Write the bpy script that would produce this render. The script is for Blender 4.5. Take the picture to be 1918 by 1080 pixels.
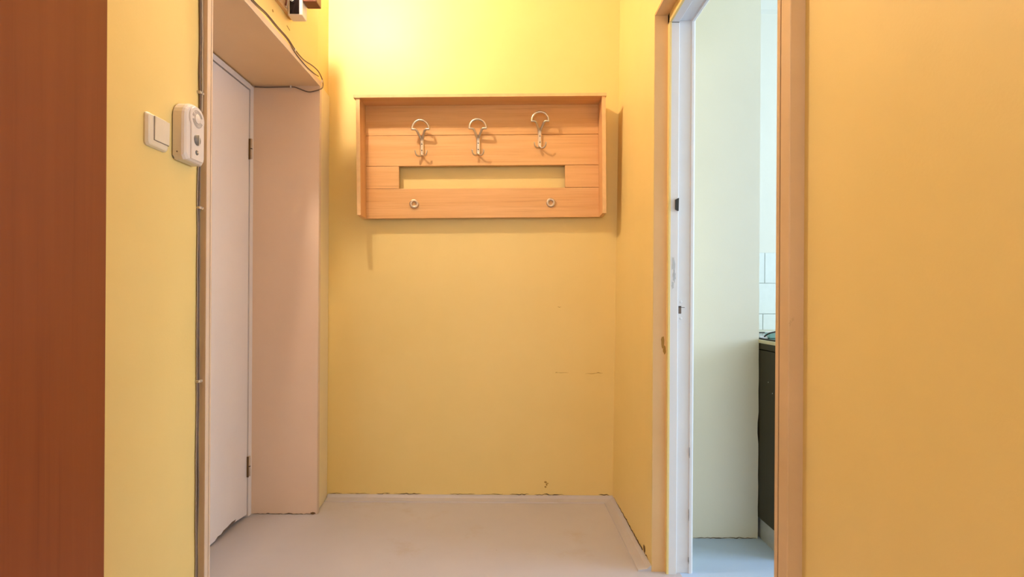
import bpy, bmesh, math, random
from mathutils import Vector
random.seed(7)
S = bpy.context.scene
COL = S.collection
for o in list(bpy.data.objects):
    bpy.data.objects.remove(o)

# ------------------------------------------------------------------ camera, world, lights, exposure
EYE = 1.02
cam_data = bpy.data.cameras.new('camera')
cam = bpy.data.objects.new('camera', cam_data); COL.objects.link(cam)
cam_data.sensor_width = 36.0
cam_data.lens = 36.0 * 1000.0 / 1918.0
cam_data.shift_x = 9.0 / 1918.0
cam_data.shift_y = 18.0 / 1918.0
cam_data.clip_start = 0.02
cam.location = (0, 0, EYE)
cam.rotation_mode = 'QUATERNION'
from mathutils import Quaternion
# the camera is held with a slight counter-clockwise roll
cam.rotation_quaternion = Quaternion((1, 0, 0), math.pi / 2) @ Quaternion((0, 0, 1), 0.006)
S.camera = cam

w = bpy.data.worlds.new('sky'); S.world = w; w.use_nodes = True
w.node_tree.nodes['Background'].inputs[0].default_value = (0.62, 0.78, 1.0, 1)
w.node_tree.nodes['Background'].inputs[1].default_value = 1.0

def area(name, loc, rot, sx, sy, power, color, spread=math.pi):
    l = bpy.data.lights.new(name, 'AREA'); l.shape = 'RECTANGLE'; l.size = sx; l.size_y = sy
    l.energy = power; l.color = color; l.spread = spread
    o = bpy.data.objects.new(name, l); COL.objects.link(o); o.location = loc; o.rotation_euler = rot
    return o
# daylight entering by the kitchen window; fill light added at an invented rear window
area('kitchen_daylight', (3.96, 1.22, 1.62), (0, math.pi / 2, 0), 1.3, 1.35, 84, (0.62, 0.80, 1.0))
area('rear_fill', (-0.22, -1.86, 1.55), (math.pi / 2, 0, 0), 1.0, 1.3, 23, (1.0, 0.93, 0.86))
BULB = (-0.82, 1.86, 2.68)
BULB_STRENGTH = 1330.0
S.view_settings.view_transform = 'Standard'
S.view_settings.look = 'None'
S.view_settings.exposure = 0.36
S.view_settings.gamma = 1.0
S.view_settings.use_curve_mapping = False

# ------------------------------------------------------------------ materials
def srgb(r, g, b):
    def f(c):
        c /= 255.0
        return c / 12.92 if c <= 0.04045 else ((c + 0.055) / 1.055) ** 2.4
    return (f(r), f(g), f(b), 1)

def new_mat(name):
    m = bpy.data.materials.new(name); m.use_nodes = True
    nt = m.node_tree
    return m, nt, nt.nodes['Principled BSDF']

def noise(nt, scale, detail=4, rough=0.5, vec=None, stretch=None):
    tc = nt.nodes.new('ShaderNodeTexCoord')
    src = tc.outputs['Object']
    if stretch:
        mp = nt.nodes.new('ShaderNodeMapping'); mp.inputs['Scale'].default_value = stretch
        nt.links.new(src, mp.inputs['Vector']); src = mp.outputs['Vector']
    n = nt.nodes.new('ShaderNodeTexNoise')
    n.inputs['Scale'].default_value = scale; n.inputs['Detail'].default_value = detail
    n.inputs['Roughness'].default_value = rough
    nt.links.new(src, n.inputs['Vector'])
    return n

def ramp(nt, fac, stops):
    r = nt.nodes.new('ShaderNodeValToRGB')
    e = r.color_ramp.elements
    e[0].position, e[0].color = stops[0]
    e[1].position, e[1].color = stops[-1]
    for p, c in stops[1:-1]:
        k = e.new(p); k.color = c
    nt.links.new(fac, r.inputs['Fac'])
    return r

def mixc(nt, fac, a, b, mode='MIX'):
    m = nt.nodes.new('ShaderNodeMix'); m.data_type = 'RGBA'; m.blend_type = mode
    for sock, v in ((m.inputs[0], fac), (m.inputs[6], a), (m.inputs[7], b)):
        if hasattr(v, 'links') or hasattr(v, 'is_output'):
            nt.links.new(v, sock)
        else:
            sock.default_value = v
    return m.outputs[2]

def bump(nt, bsdf, h, strength, dist=0.002):
    b = nt.nodes.new('ShaderNodeBump'); b.inputs['Strength'].default_value = strength
    b.inputs['Distance'].default_value = dist
    nt.links.new(h, b.inputs['Height']); nt.links.new(b.outputs['Normal'], bsdf.inputs['Normal'])

def paint(name, c1, c2, rough=0.5, spec=0.35, bumpy=0.15, grime=None, coarse=1.6):
    """wall or oil paint: two close tones in big soft patches, optional grime specks"""
    m, nt, b = new_mat(name)
    n = noise(nt, coarse, 5, 0.6)
    col = ramp(nt, n.outputs['Fac'], [(0.3, c1), (0.7, c2)]).outputs['Color']
    if grime:
        g = noise(nt, 9, 8, 0.75)
        f = ramp(nt, g.outputs['Fac'], [(0.66, (0, 0, 0, 1)), (0.78, (1, 1, 1, 1))]).outputs['Color']
        col = mixc(nt, f, col, grime)
    nt.links.new(col, b.inputs['Base Color'])
    b.inputs['Roughness'].default_value = rough
    b.inputs['Specular IOR Level'].default_value = spec
    if bumpy:
        h = noise(nt, 160, 3, 0.6)
        bump(nt, b, h.outputs['Fac'], bumpy)
    return m

def plain(name, c, rough=0.5, metal=0.0, spec=0.5, var=0.06, scale=30):
    m, nt, b = new_mat(name)
    n = noise(nt, scale, 3)
    lo = tuple(max(0, v * (1 - var)) for v in c[:3]) + (1,)
    hi = tuple(min(1, v * (1 + var)) for v in c[:3]) + (1,)
    col = ramp(nt, n.outputs['Fac'], [(0.3, lo), (0.7, hi)]).outputs['Color']
    nt.links.new(col, b.inputs['Base Color'])
    b.inputs['Roughness'].default_value = rough; b.inputs['Metallic'].default_value = metal
    b.inputs['Specular IOR Level'].default_value = spec
    return m

def wood(name, light, mid, dark, axis, rough=0.42, contrast=1.0):
    """grain running along the axis: long streaks plus a few darker figure lines"""
    m, nt, b = new_mat(name)
    st = {'x': (0.55, 12, 12), 'z': (12, 12, 0.55), 'y': (12, 0.55, 12)}[axis]
    n1 = noise(nt, 3.0, 6, 0.62, stretch=st)
    c1 = ramp(nt, n1.outputs['Fac'], [(0.30, mid), (0.62, light)]).outputs['Color']
    st2 = tuple(s * (1.0 if s < 1 else 2.6) * 1.6 for s in st)
    n2 = noise(nt, 2.2, 7, 0.7, stretch=st2)
    f = ramp(nt, n2.outputs['Fac'], [(0.53, (0, 0, 0, 1)), (0.75, (contrast, contrast, contrast, 1))]).outputs['Color']
    col = mixc(nt, f, c1, dark)
    nt.links.new(col, b.inputs['Base Color'])
    b.inputs['Roughness'].default_value = rough
    b.inputs['Specular IOR Level'].default_value = 0.4
    bump(nt, b, n2.outputs['Fac'], 0.06, 0.001)
    return m

def emit(name, c, s):
    m = bpy.data.materials.new(name); m.use_nodes = True; nt = m.node_tree
    nt.nodes.clear()
    e = nt.nodes.new('ShaderNodeEmission'); e.inputs[0].default_value = c; e.inputs[1].default_value = s
    o = nt.nodes.new('ShaderNodeOutputMaterial'); nt.links.new(e.outputs[0], o.inputs[0])
    return m

M = {}
M['wall'] = paint('yellow_wall_paint', (0.83, 0.63, 0.235, 1), (0.87, 0.67, 0.27, 1), rough=0.5, spec=0.6, bumpy=0.12)
M['cream'] = paint('cream_oil_paint', (0.70, 0.53, 0.40, 1), (0.76, 0.60, 0.46, 1), rough=0.45, bumpy=0.10, grime=(0.45, 0.26, 0.14, 1), coarse=5)
M['tan'] = paint('worn_tan_oil_paint', (0.62, 0.43, 0.24, 1), (0.70, 0.50, 0.30, 1), rough=0.5, bumpy=0.12, grime=(0.32, 0.17, 0.07, 1), coarse=4)
M['door_white'] = paint('off_white_door_paint', (0.80, 0.735, 0.73, 1), (0.84, 0.775, 0.77, 1), rough=0.4, bumpy=0.05, coarse=3)
M['lining'] = paint('pinkish_lining_paint', (0.84, 0.63, 0.48, 1), (0.88, 0.67, 0.52, 1), rough=0.5, bumpy=0.08, coarse=3)
M['lining_head'] = paint('lining_paint_bounce', (0.86, 0.60, 0.34, 1), (0.90, 0.64, 0.37, 1), rough=0.5, bumpy=0.08, coarse=3)  # lining paint with warm bounce from floor and walls put into the colour
M['reveal'] = paint('ochre_reveal_paint', (0.76, 0.48, 0.22, 1), (0.82, 0.54, 0.27, 1), rough=0.5, bumpy=0.12, grime=(0.45, 0.24, 0.09, 1), coarse=4)
M['wall_lit'] = paint('wall_paint_lit', (0.86, 0.74, 0.50, 1), (0.89, 0.78, 0.55, 1), rough=0.45, bumpy=0.08, coarse=4)  # paler than the wall paint, lamplight put into the colour
M['white'] = paint('white_oil_paint', (0.76, 0.75, 0.76, 1), (0.80, 0.79, 0.80, 1), rough=0.35, bumpy=0.06, coarse=5)
M['ceiling'] = paint('ceiling_paint', (0.86, 0.83, 0.75, 1), (0.89, 0.86, 0.78, 1), rough=0.9, spec=0.1)
M['kwall'] = paint('pale_green_wall_paint', (0.80, 0.775, 0.675, 1), (0.84, 0.815, 0.715, 1), rough=0.6, spec=0.25, bumpy=0.08)
M['plaster'] = plain('bare_plaster', (0.7, 0.68, 0.62, 1), 0.9)
M['rack'] = wood('beech_veneer', (0.77, 0.45, 0.195, 1), (0.69, 0.37, 0.14, 1), (0.46, 0.20, 0.06, 1), 'x', contrast=0.7)
M['rack_v'] = wood('beech_veneer_upright', (0.76, 0.44, 0.19, 1), (0.68, 0.36, 0.14, 1), (0.50, 0.23, 0.08, 1), 'z', contrast=0.5)
M['edge'] = plain('light_edge_band', (0.80, 0.52, 0.25, 1), 0.4)
M['cherry'] = wood('cherry_laminate', (0.32, 0.095, 0.027, 1), (0.285, 0.080, 0.022, 1), (0.21, 0.056, 0.015, 1), 'z', rough=0.45, contrast=0.5)
M['steel'] = plain('brushed_nickel', (0.66, 0.57, 0.45, 1), 0.38, 1.0)
M['peg'] = plain('nickel_dim_reflection', (0.58, 0.46, 0.34, 1), 0.45, 1.0)  # nickel darkened to suggest a reflection of the dim room
M['dark'] = plain('dark_recess', (0.02, 0.014, 0.01, 1), 0.8)
M['dirt'] = plain('brown_dirt', (0.16, 0.085, 0.03, 1), 0.9)
M['crack'] = plain('dark_gap_dirt', (0.10, 0.06, 0.03, 1), 0.9)
M['scuff'] = plain('scuff_brown', (0.42, 0.24, 0.06, 1), 0.9)
M['plastic'] = plain('ivory_plastic', (0.80, 0.72, 0.58, 1), 0.3, var=0.02)
M['plastic_w'] = plain('white_plastic', (0.80, 0.72, 0.66, 1), 0.33, var=0.02)
M['grey'] = plain('grey_plastic', (0.20, 0.18, 0.16, 1), 0.4)
M['slot'] = plain('grey_speaker_slots', (0.34, 0.29, 0.25, 1), 0.6)
M['black'] = plain('black_gloss', (0.012, 0.008, 0.007, 1), 0.15)
M['blackplastic'] = plain('black_rubber', (0.02, 0.018, 0.016, 1), 0.5)
M['cable_brown'] = plain('dull_brown_cable', (0.17, 0.115, 0.085, 1), 0.5)
M['cable_grey'] = plain('grey_cable', (0.36, 0.29, 0.24, 1), 0.5)
M['cable_pale'] = plain('pale_cable', (0.62, 0.52, 0.40, 1), 0.5)
M['brownbox'] = plain('red_brown_bakelite', (0.16, 0.045, 0.02, 1), 0.4)
M['board'] = plain('varnished_board', (0.62, 0.40, 0.20, 1), 0.5)
M['olive'] = wood('dark_olive_laminate', (0.034, 0.027, 0.010, 1), (0.028, 0.022, 0.008, 1), (0.018, 0.014, 0.005, 1), 'z', rough=0.5)
M['worktop'] = plain('cream_worktop', (0.62, 0.58, 0.42, 1), 0.35)
M['plinth'] = plain('grey_plinth', (0.50, 0.52, 0.54, 1), 0.5)
M['tile'] = plain('white_glazed_tile', (0.78, 0.82, 0.78, 1), 0.15, var=0.02)
M['grout'] = plain('pale_grout', (0.60, 0.64, 0.60, 1), 0.9)
M['teal'] = plain('pale_teal_plastic', (0.30, 0.58, 0.52, 1), 0.35)
M['paper'] = plain('white_paper', (0.85, 0.86, 0.85, 1), 0.7)
M['tape'] = plain('yellowed_tape', (0.85, 0.72, 0.38, 1), 0.6)
M['brass'] = plain('painted_hinge', (0.55, 0.42, 0.32, 1), 0.4)
M['bulb'] = emit('lit_bulb_glass', (1.0, 0.82, 0.64, 1), BULB_STRENGTH)

def floor_mat():
    m, nt, b = new_mat('worn_beige_linoleum')
    n = noise(nt, 1.3, 6, 0.6)
    col = ramp(nt, n.outputs['Fac'], [(0.3, (0.50, 0.47, 0.50, 1)), (0.7, (0.57, 0.54, 0.57, 1))]).outputs['Color']
    s = noise(nt, 3.2, 9, 0.72)
    f = ramp(nt, s.outputs['Fac'], [(0.58, (0, 0, 0, 1)), (0.75, (0.5, 0.5, 0.5, 1))]).outputs['Color']
    col = mixc(nt, f, col, (0.45, 0.36, 0.28, 1))
    k = noise(nt, 22, 2, 0.5)
    f2 = ramp(nt, k.outputs['Fac'], [(0.765, (0, 0, 0, 1)), (0.785, (1, 1, 1, 1))]).outputs['Color']
    col = mixc(nt, f2, col, (0.20, 0.12, 0.06, 1))
    nt.links.new(col, b.inputs['Base Color'])
    b.inputs['Roughness'].default_value = 0.5
    b.inputs['Specular IOR Level'].default_value = 0.35
    h = noise(nt, 5, 3); bump(nt, b, h.outputs['Fac'], 0.15, 0.01)
    return m
M['floor'] = floor_mat()
M['kfloor'] = paint('blue_grey_floor_paint', (0.46, 0.60, 0.84, 1), (0.51, 0.65, 0.88, 1), rough=0.4, bumpy=0.05, coarse=3)

# ------------------------------------------------------------------ mesh helpers
class MB:
    """collects shapes in world coordinates, then links them as one mesh object"""
    def __init__(self):
        self.v, self.f, self.mi, self.sm = [], [], [], []
    def add(self, vs, fs, mi=0, smooth=False):
        k = len(self.v)
        self.v += [tuple(p) for p in vs]
        for f in fs:
            self.f.append(tuple(i + k for i in f)); self.mi.append(mi); self.sm.append(smooth)
        return self
    def box(self, x0, x1, y0, y1, z0, z1, mi=0, bev=0.0):
        bm = bmesh.new()
        bmesh.ops.create_cube(bm, size=1)
        for v in bm.verts:
            v.co = ((x0 + x1) / 2 + v.co.x * (x1 - x0), (y0 + y1) / 2 + v.co.y * (y1 - y0), (z0 + z1) / 2 + v.co.z * (z1 - z0))
        if bev:
            bmesh.ops.bevel(bm, geom=list(bm.edges), offset=bev, segments=2, affect='EDGES', profile=0.5)
        bm.verts.index_update()
        self.add([v.co[:] for v in bm.verts], [[v.index for v in f.verts] for f in bm.faces], mi)
        bm.free(); return self
    def prism(self, poly, axis, a, b, mi=0):
        """poly: 2-D points; axis x: (y,z) / y: (x,z) / z: (x,y), extruded a..b"""
        def p(q, t):
            return {'x': (t, q[0], q[1]), 'y': (q[0], t, q[1]), 'z': (q[0], q[1], t)}[axis]
        n = len(poly)
        vs = [p(q, a) for q in poly] + [p(q, b) for q in poly]
        fs = [[i, (i + 1) % n, n + (i + 1) % n, n + i] for i in range(n)] + [list(range(n))[::-1], list(range(n, 2 * n))]
        return self.add(vs, fs, mi)
    def loft(self, rings, mi=0, smooth=False, cap=True):
        n = len(rings[0]); vs = [p for r in rings for p in r]; fs = []
        for k in range(len(rings) - 1):
            for i in range(n):
                j = (i + 1) % n
                fs.append([k * n + i, k * n + j, (k + 1) * n + j, (k + 1) * n + i])
        self.add(vs, fs, mi, smooth)
        if cap:
            self.add(rings[0], [list(range(n))[::-1]], mi); self.add(rings[-1], [list(range(n))], mi)
        return self
    def tube(self, pts, r, sides=8, sub=6, mi=0, r2=None, closed=False):
        P = [Vector(p) for p in pts]
        if sub > 1 and len(P) > 2:
            Q = []
            for i in range(len(P) - 1):
                p0 = P[max(i - 1, 0)]; p1 = P[i]; p2 = P[i + 1]; p3 = P[min(i + 2, len(P) - 1)]
                for s in range(sub):
                    t = s / sub
                    Q.append(0.5 * ((2 * p1) + (p2 - p0) * t + (2 * p0 - 5 * p1 + 4 * p2 - p3) * t * t + (3 * p1 - p0 - 3 * p2 + p3) * t ** 3))
            Q.append(P[-1]); P = Q
        rings = []
        up = None
        for i, p in enumerate(P):
            d = (P[min(i + 1, len(P) - 1)] - P[max(i - 1, 0)]).normalized()
            if up is None:
                up = d.orthogonal().normalized()
            else:
                up = (up - d * up.dot(d)).normalized()
            sd = d.cross(up)
            rr = r if r2 is None else r + (r2 - r) * i / (len(P) - 1)
            rings.append([tuple(p + up * rr * math.cos(2 * math.pi * k / sides) + sd * rr * math.sin(2 * math.pi * k / sides)) for k in range(sides)])
        return self.loft(rings, mi, True)
    def lathe(self, prof, c, axis='z', seg=24, mi=0, smooth=True, closed=False):
        """prof: (radius, height) pairs about an axis through c"""
        rings = []
        for r, h in prof:
            ring = []
            for k in range(seg):
                a = 2 * math.pi * k / seg; u, v = r * math.cos(a), r * math.sin(a)
                q = {'z': (u, v, h), 'y': (u, h, v), 'x': (h, u, v)}[axis]
                ring.append((c[0] + q[0], c[1] + q[1], c[2] + q[2]))
            rings.append(ring)
        if closed:
            rings.append(rings[0])
        return self.loft(rings, mi, smooth, cap=not closed)
    def build(self, name, mats, parent=None, origin=None, kind=None, loose=False):
        """origin: world point taken as the object's own origin (a parent's origin when it has one)"""
        if parent is not None:
            o0 = Vector(parent.get('_o', (0, 0, 0)))
        elif origin is not None:
            o0 = Vector(origin)
        else:
            xs = [p[0] for p in self.v]; ys = [p[1] for p in self.v]; zs = [p[2] for p in self.v]
            o0 = Vector(((min(xs) + max(xs)) / 2, (min(ys) + max(ys)) / 2, min(zs)))
        me = bpy.data.meshes.new(name)
        me.from_pydata([tuple(Vector(p) - o0) for p in self.v], [], self.f)
        if not isinstance(mats, (list, tuple)):
            mats = [mats]
        for m in mats:
            me.materials.append(M[m])
        me.polygons.foreach_set('material_index', self.mi)
        me.polygons.foreach_set('use_smooth', self.sm)
        bm = bmesh.new(); bm.from_mesh(me)
        bmesh.ops.remove_doubles(bm, verts=bm.verts, dist=1e-6)
        bmesh.ops.recalc_face_normals(bm, faces=bm.faces)
        bm.to_mesh(me); bm.free(); me.update()
        o = bpy.data.objects.new(name, me); COL.objects.link(o)
        if parent is not None:
            o.parent = parent
            o['_o'] = tuple(o0)
        else:
            o.location = o0; o['_o'] = tuple(o0)
        if kind:
            o['kind'] = kind
        return o

def tag(o, label, cat, group=None, kind=None):
    o['label'] = label; o['category'] = cat
    if group: o['group'] = group
    if kind: o['kind'] = kind
    return o

def empty(name, loc, label, cat, group=None, kind=None):
    o = bpy.data.objects.new(name, None); COL.objects.link(o)
    o.location = loc; o['_o'] = tuple(loc); o.empty_display_size = 0.05
    return tag(o, label, cat, group, kind)

# ------------------------------------------------------------------ the setting
CEIL = 2.83
tag(MB().box(0.65, 4.05, -1.95, 3.20, -0.10, 0.0).build('floor_kitchen', 'kfloor'),
    'blue grey painted kitchen floor beyond the doorway', 'floor', kind='structure')
tag(MB().box(-1.40, 0.65, -1.95, 3.20, -0.10, 0.0).build('floor', 'floor'),
    'worn beige linoleum floor of the hall', 'floor', kind='structure')
tag(MB().box(-1.40, 0.70, -1.95, 2.85, CEIL, CEIL + 0.1).build('ceiling', 'ceiling'),
    'pale ceiling of the yellow hall', 'ceiling', kind='structure')
tag(MB().box(0.70, 4.05, -1.95, 3.20, 2.72, CEIL + 0.1).build('ceiling_kitchen', 'ceiling'),
    'white ceiling of the kitchen', 'ceiling', kind='structure')

wall_back = tag(MB().box(-1.40, 0.62, 2.71, 2.85, 0, CEIL).build('wall_back', 'wall'),
    'glossy yellow end wall behind the coat rack', 'wall', kind='structure')
wall_left = tag(MB().box(-1.25, -0.905, -1.80, 1.571, 0, CEIL).box(-1.25, -0.905, 1.571, 2.532, 2.036, CEIL)
    .prism([(-1.25, 2.532), (-0.905, 2.532), (-0.915, 2.71), (-1.25, 2.71)], 'z', 0, CEIL)
    .box(-1.40, -1.262, -1.80, 2.71, 0, CEIL).build('wall_left', 'wall'),
    'yellow left wall with the light switch and the entrance doorway', 'wall', kind='structure')
# right wall: thick pier beside the end wall (its corner leans a little), lintel, thinner wall beside the camera
mb = MB()
vs = [(0.546, 2.00, 0), (0.541, 2.71, 0), (0.70, 2.71, 0), (0.70, 2.00, 0),
      (0.546, 2.00, CEIL), (0.567, 2.71, CEIL), (0.70, 2.71, CEIL), (0.70, 2.00, CEIL)]
mb.add(vs, [[0, 3, 2, 1], [4, 5, 6, 7], [0, 1, 5, 4], [1, 2, 6, 5], [2, 3, 7, 6], [3, 0, 4, 7]])
mb.box(0.546, 0.70, 1.138, 2.00, 2.085, CEIL)
mb.box(0.632, 0.70, -1.80, 1.138, 0, CEIL)
wall_right = tag(mb.build('wall_right', 'wall'), 'golden yellow right wall around the kitchen doorway', 'wall', kind='structure')
tag(MB().box(-1.40, -0.72, -1.95, -1.80, 0, CEIL).box(0.28, 0.70, -1.95, -1.80, 0, CEIL).box(-0.72, 0.28, -1.95, -1.80, 0, 0.9).box(-0.72, 0.28, -1.95, -1.80, 2.2, CEIL).build('wall_front', 'wall'),
    'yellow wall behind the camera', 'wall', kind='structure')

# kitchen shell
pier_pts = [(0.70, 0.0), (1.076, 0.0)]
for k in range(1, 60):
    z = k * 0.045
    dx = 0.0005 * math.sin(k * 1.7) + 0.0004 * math.sin(k * 3.9)
    if abs(z - 0.47) < 0.05:
        dx -= 0.006 * (1 - abs(z - 0.47) / 0.05)      # broken plaster on the corner
    pier_pts.append((1.076 + dx, z))
pier_pts += [(1.076, 2.72), (0.70, 2.72)]
kpier = tag(MB().prism(pier_pts, 'y', 2.28, 3.05).build('wall_kitchen_left', 'kwall'),
    'pale green kitchen wall seen straight through the open doorway', 'wall', kind='structure')
wkb = tag(MB().box(0.62, 4.05, 3.05, 3.20, 0, CEIL).build('wall_kitchen_back', ['kwall']),
    'white kitchen back wall with tiles above the dark cabinet', 'wall', kind='structure')
MB().box(1.076, 1.95, 3.047, 3.05, 0.70, 1.2875).build('grout_bed', 'grout', wkb)
TW, TH = 0.25, 0.1745
for row, (ztop, off) in enumerate(((1.288, 1.466), (1.1135, 1.591), (0.939, 1.457), (0.7645, 1.58))):
    for k in range(-2, 3):
        x0 = max(off + k * TW, 1.078); x1 = off + (k + 1) * TW
        if x1 < 1.12 or x0 > 1.9: continue
        MB().box(x0 + 0.0016, x1 - 0.0016, 3.041, 3.0475, ztop - TH + 0.0016, ztop - 0.0016, bev=0.0012).build('tile', 'tile', wkb)
tag(MB().prism([(3.05, 2.65), (3.05, 2.72), (2.99, 2.72), (3.0, 2.70), (3.028, 2.665)], 'x', 1.076, 3.90).build('trim_1', 'kwall'),
    'narrow white cornice at the top of the kitchen back wall', 'trim', kind='structure')
mb = MB().box(3.90, 4.05, -1.95, 0.55, 0, CEIL).box(3.90, 4.05, 1.9, 3.05, 0, CEIL).box(3.90, 4.05, 0.55, 1.9, 0, 0.97).box(3.90, 4.05, 0.55, 1.9, 2.27, CEIL)
tag(mb.build('wall_kitchen_right', 'kwall'), 'pale kitchen wall with the window', 'wall', kind='structure')
tag(MB().box(0.70, 3.90, -0.20, -0.10, 0, CEIL).build('wall_kitchen_front', 'kwall'), 'pale kitchen wall on the camera side', 'wall', kind='structure')
def window(name, x0, x1, y0, y1, z0, z1, label):
    wn = empty(name, ((x0 + x1) / 2, (y0 + y1) / 2, z0), label, 'window', kind='structure')
    t = 0.05
    MB().box(x0, x1, y0, y0 + t, z0, z1).box(x0, x1, y1 - t, y1, z0, z1).box(x0, x1, y0 + t, y1 - t, z0, z0 + t).box(x0, x1, y0 + t, y1 - t, z1 - t, z1).build('window_frame', 'white', wn)
    ym = (y0 + y1) / 2
    MB().box(x0, x1, ym - 0.025, ym + 0.025, z0 + t, z1 - t).build('mullion', 'white', wn)
    return wn
window('window_1', 3.91, 3.95, 0.55, 1.9, 0.97, 2.27, 'white framed kitchen window')
w2 = empty('rear_fill_window', (-0.22, -1.83, 0.9), 'white framed window added behind the camera as an opening for fill light', 'window', kind='structure')  # invented opening, only there to carry the fill light
MB().box(-0.72, -0.67, -1.85, -1.81, 0.9, 2.2).box(0.23, 0.28, -1.85, -1.81, 0.9, 2.2).box(-0.67, 0.23, -1.85, -1.81, 0.9, 0.95).box(-0.67, 0.23, -1.85, -1.81, 2.15, 2.2).build('window_frame', 'white', w2)

# linoleum turned up against the walls
prof = [(0.0, 0.0), (0.0, 0.022), (0.006, 0.019), (0.016, 0.010), (0.034, 0.0065), (0.049, 0.0050), (0.051, 0.0)]
tag(MB().prism([(2.71 - u, h) for u, h in prof], 'x', -0.905, 0.541).build('baseboard_back', 'floor'),
    'strip of linoleum turned up along the end wall', 'baseboard', kind='structure')
mb = MB()
ra = [(0.541 - u, 2.69, h) for u, h in prof]; rb = [(0.546 - u, 2.0, h) for u, h in prof]
mb.loft([ra, rb])
tag(mb.build('baseboard_right', 'floor'), 'strip of linoleum turned up along the right wall', 'baseboard', kind='structure')

# dirt gaps, chips and scuffs that belong to the walls
def blob(cx, cz, rx, rz, n=14, seed=0, rough=0.35):
    rnd = random.Random(seed)
    return [(cx + rx * math.cos(2 * math.pi * k / n) * (1 + rough * (rnd.random() * 2 - 1)),
             cz + rz * math.sin(2 * math.pi * k / n) * (1 + rough * (rnd.random() * 2 - 1))) for k in range(n)]
def mark(name, mat, pts, y=2.71, t=0.0008, par=None):
    return MB().prism(pts, 'y', y - t, y + 0.002).build(name, mat, par or wall_back)
def streak(x0, x1, z, th, seed):
    rnd = random.Random(seed); n = max(4, int((x1 - x0) / 0.012))
    up, dn = [], []
    for k in range(n + 1):
        x = x0 + (x1 - x0) * k / n; e = math.sin(math.pi * k / n) ** 0.5
        zc = z + (rnd.random() - 0.5) * th * 0.9
        up.append((x, zc + th * 0.5 * e * rnd.random() + 1e-4)); dn.append((x, zc - th * 0.5 * e * rnd.random() - 1e-4))
    return up + dn[::-1]
for x0, x1, z, th, sd in ((0.246, 0.258, 0.6445, 0.005, 1), (0.258, 0.315, 0.6435, 0.0025, 2), (0.398, 0.452, 0.640, 0.0035, 3), (0.440, 0.488, 0.6435, 0.0045, 4), (0.256, 0.275, 0.976, 0.003, 5)):
    mark('scuff_mark', 'scuff', streak(x0, x1, z, th, sd))
for k, (cx, cz, rx, rz) in enumerate(((0.200, 0.088, 0.006, 0.005), (0.206, 0.076, 0.004, 0.006), (0.200, 0.064, 0.005, 0.004), (0.212, 0.082, 0.003, 0.003))):
    mark('paint_chip', 'scuff', blob(cx, cz, rx, rz, seed=k, n=10))
x = -0.90
rnd = random.Random(3)
while x < 0.53:
    L = rnd.uniform(0.04, 0.16); 
    if rnd.random() < 0.75:
        mark('floor_gap', 'crack', streak(x, min(x + L, 0.535), 0.0245, rnd.uniform(0.003, 0.007), int(x * 1000) + 999))
    x += L + rnd.uniform(0.0, 0.04)
def mark_x(name, mat, pts, x, t=0.0008, par=None):
    return MB().prism(pts, 'x', x - t, x + 0.003).build(name, mat, par or wall_right)
mark_x('paint_chip', 'dirt', blob(2.098, 0.034, 0.012, 0.016, seed=5, rough=0.5), 0.5452)
mark_x('paint_chip', 'dirt', streak(2.045, 2.09, 0.024, 0.01, 8), 0.5455)
mark_x('floor_gap', 'crack', streak(2.12, 2.68, 0.024, 0.006, 9), 0.544, t=0.003)
MB().prism(streak(0.80, 1.07, 0.003, 0.005, 12), 'y', 2.2785, 2.282).build('floor_gap', 'crack', kpier)

# ------------------------------------------------------------------ entrance door set in the left wall
d1 = empty('door_1', (-1.2, 2.05, 0), 'flat off white entrance door deep in the pinkish boxed doorway', 'door', kind='structure')
bottom = [(1.56, 0.004), (1.70, 0.007), (1.95, 0.008), (2.10, 0.008), (2.22, 0.012), (2.30, 0.019), (2.35, 0.023), (2.42, 0.016), (2.472, 0.012)]
mb = MB().prism(bottom + [(2.472, 1.974), (1.56, 1.974)], 'x', -1.24, -1.2)
leaf = mb.build('door_leaf', 'door_white', d1)
MB().box(-1.2402, -1.2398 + 0.012, 1.60, 2.47, 0.0, 0.024).build('threshold_gap', 'dark', d1)
wear = [(2.205, 0.0125), (2.225, 0.020), (2.25, 0.018), (2.27, 0.026), (2.30, 0.027), (2.34, 0.033), (2.375, 0.030), (2.36, 0.022), (2.30, 0.019), (2.25, 0.014)]
MB().prism(wear, 'x', -1.203, -1.1994).build('worn_edge', 'cable_brown', leaf)
MB().box(-1.25, -1.196, 2.477, 2.507, 0, 2.002).box(-1.25, -1.196, 1.57, 2.477, 1.979, 2.004).build('door_frame', 'door_white', d1)
MB().box(-1.245, -1.206, 1.60, 2.477, 1.972, 1.981).build('top_gap', 'dark', d1)
for zc in (1.704, 0.235):
    hb = MB().lathe([(0.0065, -0.046), (0.0065, 0.046)], (-1.192, 2.4745, zc), seg=12)
    h = hb.build('hinge', 'brass', d1)
    MB().box(-1.199, -1.1905, 2.4668, 2.4690, zc - 0.05, zc + 0.045).build('hinge_gap', 'dirt', h)
    MB().lathe([(0.0068, -0.002), (0.0068, 0.002)], (-1.192, 2.4745, zc), seg=12).build('hinge_joint', 'dark', h)
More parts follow.
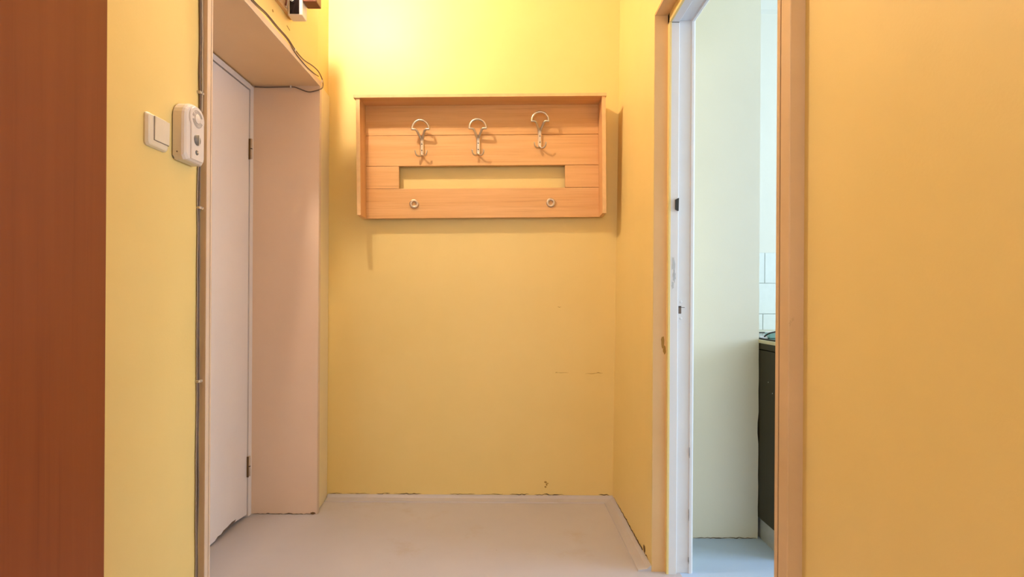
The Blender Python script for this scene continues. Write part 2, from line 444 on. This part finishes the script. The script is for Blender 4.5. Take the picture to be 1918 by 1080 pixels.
# boxed lining standing proud of the wall
MB().box(-1.262, -0.886, 1.571, 1.590, 0, 2.04, bev=0.0015).build('lining_board', 'cream', d1)
MB().box(-1.262, -0.887, 1.5940, 1.602, 0, 2.012, bev=0.001).build('lining_strip', 'cream', d1)
MB().box(-1.262, -0.8890, 1.589, 1.5950, 0, 2.012).build('lining_groove', 'dirt', d1)
MB().box(-1.262, -0.888, 2.507, 2.5325, 0, 2.012, bev=0.0012).build('lining_board', 'lining', d1)
MB().box(-0.8885, -0.886, 2.5075, 2.532, 0, 2.012).build('lining_edge', 'cream', d1)
MB().box(-1.262, -0.888, 1.590, 2.5325, 2.010, 2.036, bev=0.0012).build('lining_head', 'lining_head', d1)
MB().box(-0.8885, -0.886, 1.590, 2.5325, 2.0105, 2.036).build('lining_edge', 'cream', d1)
MB().prism([(-0.9065, 2.5325), (-0.900, 2.5325), (-0.908, 2.7095), (-0.916, 2.7095)], 'z', 0, 2.036).build('lit_wall_strip', 'wall_lit', d1)  # thin board over the wall strip, its pale tone stands in for lamplight
MB().prism(streak(-1.19, -0.90, 0.002, 0.005, 21), 'y', 2.5055, 2.509).build('floor_gap', 'crack', d1)
MB().prism(blob(-0.905, 0.006, 0.011, 0.005, seed=9), 'y', 2.5045, 2.509).build('paint_chip', 'dirt', d1)

# ------------------------------------------------------------------ kitchen doorway frame in the right wall
d2 = empty('door_2', (0.65, 1.5865, 0), 'open kitchen doorway with chipped white frame and no door leaf', 'door', kind='structure')
ZT = 2.047
def jamb(mirror):
    s = (lambda y: 3.173 - y) if mirror else (lambda y: y)
    pts = [(0.604, 1.998), (0.604, 1.98), (0.632, 1.98), (0.6345, 1.983), (0.6345, 1.991), (0.679, 1.991), (0.682, 1.985), (0.690, 1.985), (0.697, 1.992), (0.70, 2.004), (0.70, 2.012), (0.604, 2.012)]
    q = [(x, s(y)) for x, y in pts]
    return q if not mirror else q[::-1]
fj = MB().prism(jamb(False), 'z', 0, ZT + 0.03).build('frame_jamb', 'white', d2)
MB().prism(jamb(True), 'z', 0, ZT + 0.03).build('frame_jamb', 'white', d2)
# head: the same section turned through the corner
hp = [(x, ZT + (y - 1.98)) for x, y in [(0.604, 2.012), (0.604, 1.98), (0.632, 1.98), (0.6345, 1.983), (0.6345, 1.991), (0.679, 1.991), (0.682, 1.985), (0.690, 1.985), (0.697, 1.992), (0.70, 2.012)]]
MB().prism(hp, 'y', 1.161, 2.012).build('frame_head', 'white', d2)
MB().box(0.6042, 0.632, 1.9786, 1.981, ZT - 0.0025, ZT - 0.0003).build('joint_line', 'grey', d2)
# casing seen from the hall
MB().box(0.596, 0.6045, 1.979, 2.001, 0, ZT + 0.035, bev=0.001).build('casing', 'wall', d2)
MB().box(0.596, 0.6045, 1.19, 2.001, ZT - 0.001, ZT + 0.035, bev=0.001).build('casing', 'wall', d2)
MB().box(0.60, 0.6045, 1.181, 1.194, 0, ZT + 0.035, bev=0.001).build('casing', 'tan', d2)
MB().box(0.60, 0.640, 1.138, 1.1775, 0, ZT + 0.035, bev=0.0025).build('casing', 'tan', d2)
MB().box(0.603, 0.640, 1.1755, 1.183, 0, ZT + 0.035).build('casing_groove', 'dirt', d2)
# reveal between the thick pier and the frame
MB().box(0.5475, 0.604, 1.9985, 2.003, 0, 2.083).build('reveal_lining', 'reveal', d2)
MB().box(0.5475, 0.604, 1.14, 2.001, 2.080, 2.086).build('reveal_lining', 'reveal', d2)
# strike plate and buffer on the far jamb
sp = [(0.6365, 0.94), (0.640, 0.936), (0.664, 0.936), (0.664, 1.026), (0.640, 1.026), (0.6365, 1.022)]
st = MB().prism(sp, 'y', 1.9895, 1.992).build('strike_plate', 'white', d2)
st['label'] = 'paint covered strike plate'
MB().box(0.6385, 0.6485, 1.9885, 1.9905, 0.966, 0.994).build('latch_hole', 'cable_brown', st)
MB().box(0.6385, 0.6485, 1.9882, 1.9905, 0.990, 0.994).build('hole_shadow', 'dark', st)
MB().box(0.6485, 0.6615, 1.9885, 1.9905, 0.9885, 0.990).build('hole_slit', 'dark', st)
for z in (1.010, 0.948):
    MB().lathe([(0.0048, 0.0), (0.0048, -0.0012), (0.003, -0.0018)], (0.647, 1.9896, z), 'y', 12).build('screw', 'white', st)
MB().prism([(0.620, 1.352), (0.631, 1.346), (0.632, 1.394), (0.620, 1.388)], 'y', 1.9705, 1.981).build('rubber_buffer', 'blackplastic', d2)
for k, (cx, cz, rx, rz) in enumerate(((0.616, 1.15, 0.006, 0.024), (0.619, 1.105, 0.006, 0.02), (0.614, 1.07, 0.004, 0.014))):
    MB().prism(blob(cx, cz, rx, rz, seed=30 + k), 'y', 1.9793, 1.981).build('flaked_patch', 'plinth', d2)
for k, (cx, cz, rx, rz) in enumerate(((0.680, 0.05, 0.0015, 0.012), (0.680, 0.22, 0.001, 0.02), (0.633, 0.02, 0.0012, 0.008), (0.681, 0.45, 0.0012, 0.02))):
    MB().prism(blob(cx, cz, rx, rz, seed=40 + k), 'y', 1.9838, 1.986).build('flaked_patch', 'grey', d2)
for k, (cx, cz, rx, rz) in enumerate(((0.583, 0.86, 0.006, 0.022), (0.590, 0.83, 0.005, 0.016))):
    MB().prism(blob(cx, cz, rx, rz, seed=50 + k, rough=0.2), 'y', 1.9979, 2.0).build('stain', 'scuff', d2)

# ------------------------------------------------------------------ coat rack on the end wall
RACK = (-0.125, 2.71, 1.42)
rack = empty('coat_rack', RACK, 'wide beech wall coat rack with slot, three hooks and two round pegs', 'coat rack')
rack.rotation_euler = (0, -0.0135, 0)
rx, ry, rz = RACK
YP = 2.664                      # front face of the back planks
x0, x1 = -0.706, 0.456
def rackpart(name, mat, *b, bev=0.0012):
    return MB().box(*b, bev=bev).build(name, mat, rack)
g = 0.0008
rackpart('back_plank', 'rack', x0, x1, YP, YP + 0.018, 1.833 + g, 1.982)
rackpart('back_plank', 'rack', x0, x1, YP, YP + 0.018, 1.680 + g, 1.833 - g)
rackpart('back_plank', 'rack', x0, -0.541, YP, YP + 0.018, 1.568 + g, 1.680 - g)
rackpart('back_plank', 'rack', 0.288, x1, YP, YP + 0.018, 1.568 + g, 1.680 - g)
rackpart('back_plank', 'rack', x0, x1, YP, YP + 0.018, 1.420, 1.568 - g)
rackpart('mounting_batten', 'rack', -0.60, 0.36, YP + 0.018, 2.7105, 1.86, 1.93)
for a, b in ((x0 - 0.018, x0), (x1, x1 + 0.018)):
    sd = MB().prism([(2.567, 1.423), (YP + 0.019, 1.420), (YP + 0.019, 1.982), (2.562, 1.982)], 'x', a, b).build('side_panel', 'rack_v', rack)
    MB().prism([(2.5655, 1.423), (2.567, 1.423), (2.562, 1.982), (2.5605, 1.982)], 'x', a, b).build('edge_band', 'edge', sd)
tb = rackpart('top_board', 'rack', x0 - 0.029, x1 + 0.022, 2.555, 2.704, 1.982, 1.9965)
MB().box(x0 - 0.029, x1 + 0.022, 2.5538, 2.555, 1.9822, 1.9963).build('edge_band', 'edge', tb)

def hook_mesh():
    mb = MB()
    # plate, slightly waisted and rounded
    n = 10
    rings = []
    for z, wd, y0, y1 in ((-0.040, 0.0085, -0.010, 0), (-0.030, 0.0098, -0.011, 0), (0.0, 0.0095, -0.011, 0), (0.030, 0.0092, -0.012, -0.001), (0.042, 0.0105, -0.016, -0.005), (0.050, 0.0125, -0.020, -0.010)):
        rings.append([(-wd, y1, z), (-wd, y0 + 0.003, z), (-wd * 0.6, y0, z), (wd * 0.6, y0, z), (wd, y0 + 0.003, z), (wd, y1, z)])
    mb.loft(rings)
    a, b, zb, yb = 0.0415, 0.043, 0.076, -0.048
    arc = [(a * math.cos(t), yb - 0.004 * math.sin(t), zb + b * math.sin(t)) for t in [math.pi * k / 12 for k in range(13)]]
    mb.tube(arc, 0.0056, 8, 3)
    for s in (-1, 1):
        mb.tube([(s * (a + 0.003), yb, zb), (s * 0.034, yb, zb - 0.0005), (s * 0.025, yb + 0.002, zb - 0.001), (s * 0.0185, yb + 0.007, zb - 0.007), (s * 0.0135, yb + 0.017, zb - 0.017), (s * 0.0085, -0.022, 0.050), (s * 0.005, -0.014, 0.040)], 0.0056, 8, 5, r2=0.0066)
        mb.tube([(0, -0.006, -0.036), (s * 0.008, -0.014, -0.046), (s * 0.018, -0.024, -0.048), (s * 0.026, -0.033, -0.040), (s * 0.029, -0.037, -0.024)], 0.0048, 8, 5, r2=0.0036)
    return mb
hooks = []
for k, (hx, hz) in enumerate(((-0.424, 1.773), (-0.1435, 1.7755), (0.163, 1.809))):
    if k == 0:
        hk = hook_mesh().build('coat_hook', 'steel', None, origin=(0, 0, 0))
        hk['_o'] = (0, 0, 0)
        for z in (0.013, -0.018):
            MB().lathe([(0.0001, -0.0122), (0.0026, -0.0120), (0.0030, -0.010)], (0, 0, z), 'y', 12).build('screw', 'dark', hk)
        proto = hk
    else:
        hk = proto.copy(); COL.objects.link(hk)
        for ch in list(proto.children):
            c = ch.copy(); COL.objects.link(c); c.parent = hk
    hk.parent = rack
    hk.location = (hx - rx, YP - ry, hz - rz + 0.0)
    hooks.append(hk)
for k, (px, pz) in enumerate(((-0.466, 1.4915), (0.216, 1.4925))):
    mb = MB().lathe([(0.0100, 0.0), (0.0100, -0.0055), (0.0112, -0.0070), (0.0212, -0.0070), (0.0226, -0.0055), (0.0226, 0.0)], (px, YP, pz), 'y', 32, closed=True)
    mb.build('round_peg', 'peg', rack)
sc = MB()
pts = [(-0.640, 1.9995), (-0.622, 2.003), (-0.606, 2.0075), (-0.602, 2.0075), (-0.600, 2.003), (-0.606, 2.0035), (-0.622, 2.0005), (-0.640, 1.9985)]
sc = MB().prism([(x, z - 0.0085) for x, z in pts], 'y', 2.60, 2.612)
scrap = tag(sc.build('tape_scrap', 'tape'), 'small curled scrap of yellowed tape on top of the coat rack', 'scrap')
MB().prism([(-0.6045, 1.9955), (-0.600, 1.9955), (-0.600, 1.9985), (-0.6045, 1.9985)], 'y', 2.598, 2.6125).build('dark_end', 'dirt', scrap)

# ------------------------------------------------------------------ light switch and door chime on the left wall
XW = -0.905
sw = empty('light_switch', (XW, 1.366, 1.438), 'ivory square light switch on the yellow wall beside the brown wardrobe', 'light switch')
def rounded(cy, cz, hy, hz, r, n=5):
    pts = []
    for sy, sz, a0 in ((1, 1, 0), (-1, 1, 90), (-1, -1, 180), (1, -1, 270)):
        for k in range(n + 1):
            a = math.radians(a0 + 90 * k / n)
            pts.append((cy + sy * (hy - r) + r * math.cos(a), cz + sz * (hz - r) + r * math.sin(a)))
    return pts
def slab(mb, layers, mi=0):
    """layers: (x, outline) stacked along +X"""
    mb.loft([[(x, y, z) for y, z in pl] for x, pl in layers], mi)
    return mb
SC = (1.366, 1.438)
mb = slab(MB(), [(XW - 0.001, rounded(*SC, 0.042, 0.042, 0.010)), (XW + 0.004, rounded(*SC, 0.042, 0.042, 0.010)), (XW + 0.010, rounded(*SC, 0.038, 0.039, 0.009)), (XW + 0.0115, rounded(*SC, 0.034, 0.036, 0.008))])
mb.build('plate', 'plastic', sw)
RC = (1.370, 1.4435)
MB().box(XW + 0.0105, XW + 0.0125, 1.3463, 1.4052, 1.4132, 1.474).build('rocker_gap', 'cable_brown', sw)
mb = MB()
yl, yh, zl, zh = 1.3475, 1.4055, 1.4145, 1.4745
mb.loft([[(XW + 0.011, yl, zl), (XW + 0.011, yh, zl), (XW + 0.011, yh, zh), (XW + 0.011, yl, zh)],
         [(XW + 0.0130, yl, zl), (XW + 0.0130, yh, zl), (XW + 0.0130, yh, zh), (XW + 0.0130, yl, zh)],
         [(XW + 0.0138, yl + 0.001, zl + 0.001), (XW + 0.0138, yh - 0.001, zl + 0.001), (XW + 0.0150, yh - 0.001, zh - 0.001), (XW + 0.0150, yl + 0.001, zh - 0.001)]])
mb.build('rocker', 'plastic', sw)

AC = 1.484
al = empty('door_chime', (XW, AC, 1.39), 'tall white plastic door chime with round speaker beside the entrance lining', 'door chime')
def chime_outline(h, zb, zt, cut, n=12):
    """arched top, cut lower corners"""
    pts = [(AC - h + cut * 0.8, zb), (AC + h - cut * 0.8, zb), (AC + h, zb + cut)]
    ra = h * 0.92
    zc = zt - ra
    for k in range(n + 1):
        a = math.pi * k / n
        pts.append((AC + h * math.cos(a), zc + ra * math.sin(a)))
    pts.append((AC - h, zb + cut))
    return pts
mb = slab(MB(), [(XW - 0.001, chime_outline(0.047, 1.392, 1.550, 0.006)), (XW + 0.004, chime_outline(0.047, 1.392, 1.550, 0.006))])
mb.build('back_plate', 'grey', al)
mb = slab(MB(), [(XW + 0.003, chime_outline(0.0485, 1.390, 1.552, 0.010)), (XW + 0.026, chime_outline(0.0485, 1.390, 1.552, 0.010)), (XW + 0.032, chime_outline(0.046, 1.392, 1.550, 0.012)), (XW + 0.036, chime_outline(0.041, 1.396, 1.546, 0.014))])
mb.build('body', 'plastic_w', al)
# raised front: round head and narrower lower panel
def front_outline(n=20, g=0.0):
    zc, r, hw = 1.512, 0.034 + g, 0.0275 + g
    a0 = math.asin(hw / r)
    pts = [(AC + 0.003 - hw, 1.3965 - g), (AC + 0.003 + hw, 1.3965 - g)]
    for k in range(n + 1):
        a = (-math.pi / 2 + a0) + (2 * math.pi - 2 * a0) * k / n
        pts.append((AC + 0.003 + r * math.cos(a), zc + r * math.sin(a)))
    return pts
mb = slab(MB(), [(XW + 0.034, front_outline(g=0.0)), (XW + 0.038, front_outline(g=0.0)), (XW + 0.040, front_outline(g=-0.0015))])
fr = mb.build('front_panel', 'plastic_w', al)
XF = XW + 0.040
for ri, ro in ((0.0225, 0.0240), (0.0195, 0.0208), (0.0165, 0.0177)):
    for a0, a1 in ((20, 130), (145, 170), (190, 340)):
        n = 10; ring_o = []; ring_i = []
        for k in range(n + 1):
            a = math.radians(a0 + (a1 - a0) * k / n)
            ring_o.append((AC + 0.003 + ro * math.cos(a), 1.512 + ro * math.sin(a)))
            ring_i.append((AC + 0.003 + ri * math.cos(a), 1.512 + ri * math.sin(a)))
        MB().prism(ring_o + ring_i[::-1], 'x', XF - 0.001, XF + 0.0004).build('speaker_slot', 'slot', fr)
MB().lathe([(0.0001, 0.0025), (0.010, 0.0018), (0.0145, 0.0)], (XF, AC + 0.003, 1.512), 'x', 24).build('speaker_dome', 'plastic_w', fr)
kn = MB().lathe([(0.0001, 0.004), (0.012, 0.0035), (0.0150, 0.0008), (0.0155, -0.001)], (XF, AC + 0.001, 1.4535), 'x', 24).build('dial', 'grey', al)
MB().prism([(AC + 0.001 + dy, 1.4535 + dz) for dy, dz in ((0.0015, -0.0145), (0.004, -0.013), (0.0045, 0.013), (0.002, 0.0145))], 'x', XF + 0.001, XF + 0.0048).build('dial_grip', 'plastic', kn)
bt = MB().lathe([(0.0001, 0.0022), (0.006, 0.0018), (0.0078, -0.001)], (XF, AC, 1.4185), 'x', 18).build('button', 'grey', al)
MB().box(XF + 0.002, XF + 0.0028, AC - 0.002, AC + 0.003, 1.4175, 1.4205).build('button_mark', 'plastic', bt)
MB().lathe([(0.0001, 0.0004), (0.0018, 0.0002), (0.0018, -0.001)], (XW + 0.015, AC - 0.0486, 1.409), 'y', 10).build('side_hole', 'cable_brown', al)

# ------------------------------------------------------------------ cables down the lining
def wig(y, x, z0, z1, amp, seed, step=0.07):
    rnd = random.Random(seed); pts = []; z = z0
    while z > z1:
        pts.append((x + rnd.uniform(-amp, amp) * 0.4, y + rnd.uniform(-amp, amp), z)); z -= step * rnd.uniform(0.7, 1.3)
    pts.append((x, y, z1)); return pts
cg = MB().tube(wig(1.5590, -0.9012, 2.6, 0.005, 0.0020, 1), 0.0034, 8, 4).build('cable', 'cable_brown')
tag(cg, 'dull brown cable running down beside the entrance lining to the floor', 'cable')
for z in (1.614, 1.278, 0.772):
    cl = MB().box(-0.9055, -0.8945, 1.550, 1.5705, z - 0.0035, z + 0.0035, bev=0.001).build('cable_clip', 'cable_pale', cg)
    MB().lathe([(0.0001, 0.001), (0.0016, 0.0006), (0.0016, -0.001)], (-0.8945, 1.562, z), 'x', 8).build('nail', 'dark', cl)
cp = MB().tube(wig(1.5655, -0.8985, 2.6, 1.56, 0.0020, 5, 0.05), 0.0020, 6, 4).build('cable', 'cable_pale')
tag(cp, 'thin pale cable running down to the white door chime', 'cable')
cp2 = MB().tube(wig(1.553, -0.9018, 1.40, 0.005, 0.0016, 6, 0.09), 0.0020, 6, 4).build('cable', 'cable_grey')
tag(cp2, 'thin grey cable running from the door chime to the floor', 'cable')

# wire along the lintel, around the corner and into the niche
pts = [(-0.882, 1.60, 2.044), (-0.882, 1.836, 2.041), (-0.882, 1.942, 2.050), (-0.882, 2.032, 2.049), (-0.882, 2.131, 2.051), (-0.882, 2.212, 2.039), (-0.882, 2.30, 2.040), (-0.882, 2.394, 2.058), (-0.881, 2.468, 2.064), (-0.878, 2.512, 2.048), (-0.876, 2.522, 2.026), (-0.877, 2.515, 2.004), (-0.888, 2.502, 1.990), (-0.908, 2.501, 1.984), (-0.933, 2.502, 1.980), (-0.958, 2.502, 1.986), (-0.983, 2.503, 1.996), (-1.008, 2.503, 2.003), (-1.058, 2.503, 2.003), (-1.133, 2.503, 2.001), (-1.19, 2.503, 2.003)]
wr = tag(MB().tube(pts, 0.0026, 7, 5).build('cable', 'cable_brown'),
    'dark wire along the top of the doorway looping down around its corner', 'cable')
for (cx, cy, cz) in ((-1.02, 2.5035, 2.004), (-0.879, 2.516, 2.036), (-0.883, 2.205, 2.040)):
    MB().box(cx - 0.0035, cx + 0.0035, cy - 0.0045, cy + 0.0045, cz - 0.005, cz + 0.006, bev=0.001).build('cable_clip', 'plastic_w', wr)
pts2 = [(x - 0.0015, y, z - 0.0052) for x, y, z in pts[:5]] + [(-0.8838, 2.205, 2.031), (-0.8838, 2.26, 2.027), (-0.8838, 2.34, 2.027), (-0.8838, 2.42, 2.035), (-0.8838, 2.485, 2.046)]
tag(MB().tube(pts2, 0.0020, 6, 5).build('cable', 'cable_brown'), 'thinner sagging wire just below the dark wire over the doorway', 'cable')

# ------------------------------------------------------------------ fuse board above the entrance door
fb = empty('fuse_board', (-0.9, 2.0, 2.15), 'open fuse board with white housing and black module above the entrance door', 'fuse board')
MB().box(-0.906, -0.890, 1.62, 2.212, 2.165, 2.52, bev=0.002).build('backing_board', 'board', fb)
hs = MB().box(-0.8895, -0.8305, 2.145, 2.198, 2.151, 2.50, bev=0.004).build('housing', 'plastic_w', fb)
MB().box(-0.880, -0.842, 2.1425, 2.1455, 2.1555, 2.45, bev=0.001).build('module_cover', 'black', hs)
MB().tube([(-0.878, 2.139, 2.215), (-0.874, 2.138, 2.206), (-0.868, 2.137, 2.2035), (-0.862, 2.138, 2.208)], 0.0016, 6, 4).build('wire_end', 'paper', fb)
MB().box(-0.829, -0.773, 2.145, 2.200, 2.205, 2.32, bev=0.003).build('relay_block', 'brownbox', fb)
MB().box(-0.8885, -0.862, 2.06, 2.085, 2.180, 2.40, bev=0.002).build('terminal_block', 'black', fb)
MB().tube([(-0.872, 2.10, 2.26), (-0.876, 2.105, 2.215), (-0.880, 2.112, 2.19), (-0.886, 2.118, 2.175)], 0.0035, 7, 4).build('wire', 'brownbox', fb)
MB().tube([(-0.880, 2.12, 2.28), (-0.880, 2.122, 2.22), (-0.884, 2.126, 2.19), (-0.888, 2.130, 2.172)], 0.003, 7, 4).build('wire', 'cable_pale', fb)
MB().prism([(2.175, 2.123), (2.205, 2.118), (2.207, 2.121), (2.177, 2.126)], 'x', -0.9062, -0.9045).build('paint_chip', 'dark', wall_left)
MB().prism(blob(2.045, 2.115, 0.006, 0.005, seed=70), 'x', -0.9062, -0.9045).build('paint_chip', 'scuff', wall_left)
MB().prism(blob(1.95, 2.13, 0.012, 0.004, seed=71), 'x', -0.9062, -0.9045).build('paint_chip', 'scuff', wall_left)

# ------------------------------------------------------------------ wardrobe at the left edge
wd = empty('wardrobe', (-0.71, 0.1, 0), 'tall red brown cherry wood wardrobe at the left edge', 'wardrobe')
WX, WY = -0.52, 0.692
MB().box(-0.903, WX - 0.020, -0.55, WY - 0.003, 0.07, 2.30).build('body', 'cherry', wd)
MB().box(-0.895, WX - 0.05, -0.54, WY - 0.02, 0.0, 0.07).build('plinth', 'cherry', wd)
dr = MB().box(WX - 0.019, WX, 0.075, WY, 0.075, 2.295, bev=0.001).build('door', 'cherry', wd)
MB().tube([(WX + 0.0, 0.115, 0.98), (WX + 0.025, 0.115, 0.985), (WX + 0.03, 0.115, 1.05), (WX + 0.025, 0.115, 1.115), (WX, 0.115, 1.12)], 0.005, 8, 5).build('handle', 'steel', dr)
dr = MB().box(WX - 0.019, WX, -0.548, 0.071, 0.075, 2.295, bev=0.001).build('door', 'cherry', wd)
MB().tube([(WX + 0.0, 0.03, 0.98), (WX + 0.025, 0.03, 0.985), (WX + 0.03, 0.03, 1.05), (WX + 0.025, 0.03, 1.115), (WX, 0.03, 1.12)], 0.005, 8, 5).build('handle', 'steel', dr)

# ------------------------------------------------------------------ kitchen furniture seen through the doorway
CX = 1.078
cb = empty('kitchen_cabinet', (1.38, 2.2, 0), 'dark olive base cabinet on a grey plinth beyond the kitchen doorway', 'cabinet')
MB().box(CX + 0.018, 1.68, 2.06, 3.045, 0.088, 0.835).build('body', 'olive', cb)
MB().box(CX + 0.012, 1.66, 2.08, 3.04, 0.0, 0.088).build('plinth', 'plinth', cb)
MB().box(CX, CX + 0.018, 2.062, 2.70, 0.092, 0.8065, bev=0.0015).build('door', 'olive', cb)
MB().box(CX, CX + 0.018, 2.062, 2.70, 0.810, 0.8345, bev=0.0015).build('top_rail', 'olive', cb)
for (y, z) in ((2.20, 0.68), (2.165, 0.64)):
    MB().lathe([(0.0001, -0.0012), (0.002, -0.001), (0.0024, 0.0)], (CX, y, z), 'x', 8).build('screw_cover', 'plinth', cb)
tag(MB().box(CX - 0.004, 1.69, 2.05, 3.045, 0.835, 0.850, bev=0.003).build('worktop', 'worktop'),
    'thin cream worktop on the dark olive kitchen cabinet', 'worktop')
tag(MB().box(1.085, 1.50, 2.14, 2.70, 0.850, 0.8535, bev=0.001).box(1.085, 1.50, 2.14, 2.146, 0.850, 0.8565).box(1.085, 1.50, 2.694, 2.70, 0.850, 0.8565).box(1.085, 1.0905, 2.146, 2.694, 0.850, 0.8565).box(1.4945, 1.50, 2.146, 2.694, 0.850, 0.8565).build('tray', 'black'), 'flat black tray with a raised rim on the kitchen worktop', 'tray')
grate_pts = [(1.098, 2.28 + 0.0, 0.858)] + [(1.098 + 0.20 * t, 2.275, 0.862 + 0.024 * math.sin(math.pi * min(1, t * 0.9)) ** 0.6) for t in (0.08, 0.2, 0.35, 0.5, 0.7, 0.9)] + [(1.30, 2.275, 0.858)]
tag(MB().tube([(x, y, z + 0.0035) for x, y, z in grate_pts], 0.0032, 7, 4).build('grate_wire', 'blackplastic'), 'black cord arching over the tray on the kitchen worktop', 'grate')  # pan support wire of the hob, built apart from the tray
bx_ = empty('storage_box', (1.20, 2.33, 0.8535), 'small pale teal plastic box on the black tray', 'box')
MB().box(1.128, 1.29, 2.295, 2.335, 0.8535, 0.877, bev=0.003).build('body', 'teal', bx_)
MB().box(1.126, 1.292, 2.295, 2.335, 0.876, 0.8815, bev=0.0015).build('lid', 'paper', bx_)
pp = MB().box(1.092, 1.124, 2.30, 2.345, 0.8535, 0.8595).box(1.094, 1.122, 2.303, 2.34, 0.8595, 0.862)
tag(pp.build('paper_pad', 'paper'), 'little white pad lying beside the teal box on the tray', 'paper')

# ------------------------------------------------------------------ ceiling lamp of the hall
lp = empty('ceiling_lamp', (BULB[0], BULB[1], CEIL), 'bare bulb ceiling lamp near the entrance door, above the picture', 'lamp')
MB().lathe([(0.045, 0.0), (0.045, -0.012), (0.022, -0.03), (0.020, -0.085), (0.0001, -0.086)], (BULB[0], BULB[1], CEIL), 'z', 20).build('lamp_holder', 'plastic_w', lp)
MB().lathe([(0.0001, -0.025), (0.014, -0.021), (0.023, -0.010), (0.025, 0.002), (0.021, 0.016), (0.015, 0.034), (0.012, 0.064)], BULB, 'z', 20).build('bulb', 'bulb', lp)

for o in bpy.data.objects:
    if '_o' in o.keys():
        del o['_o']
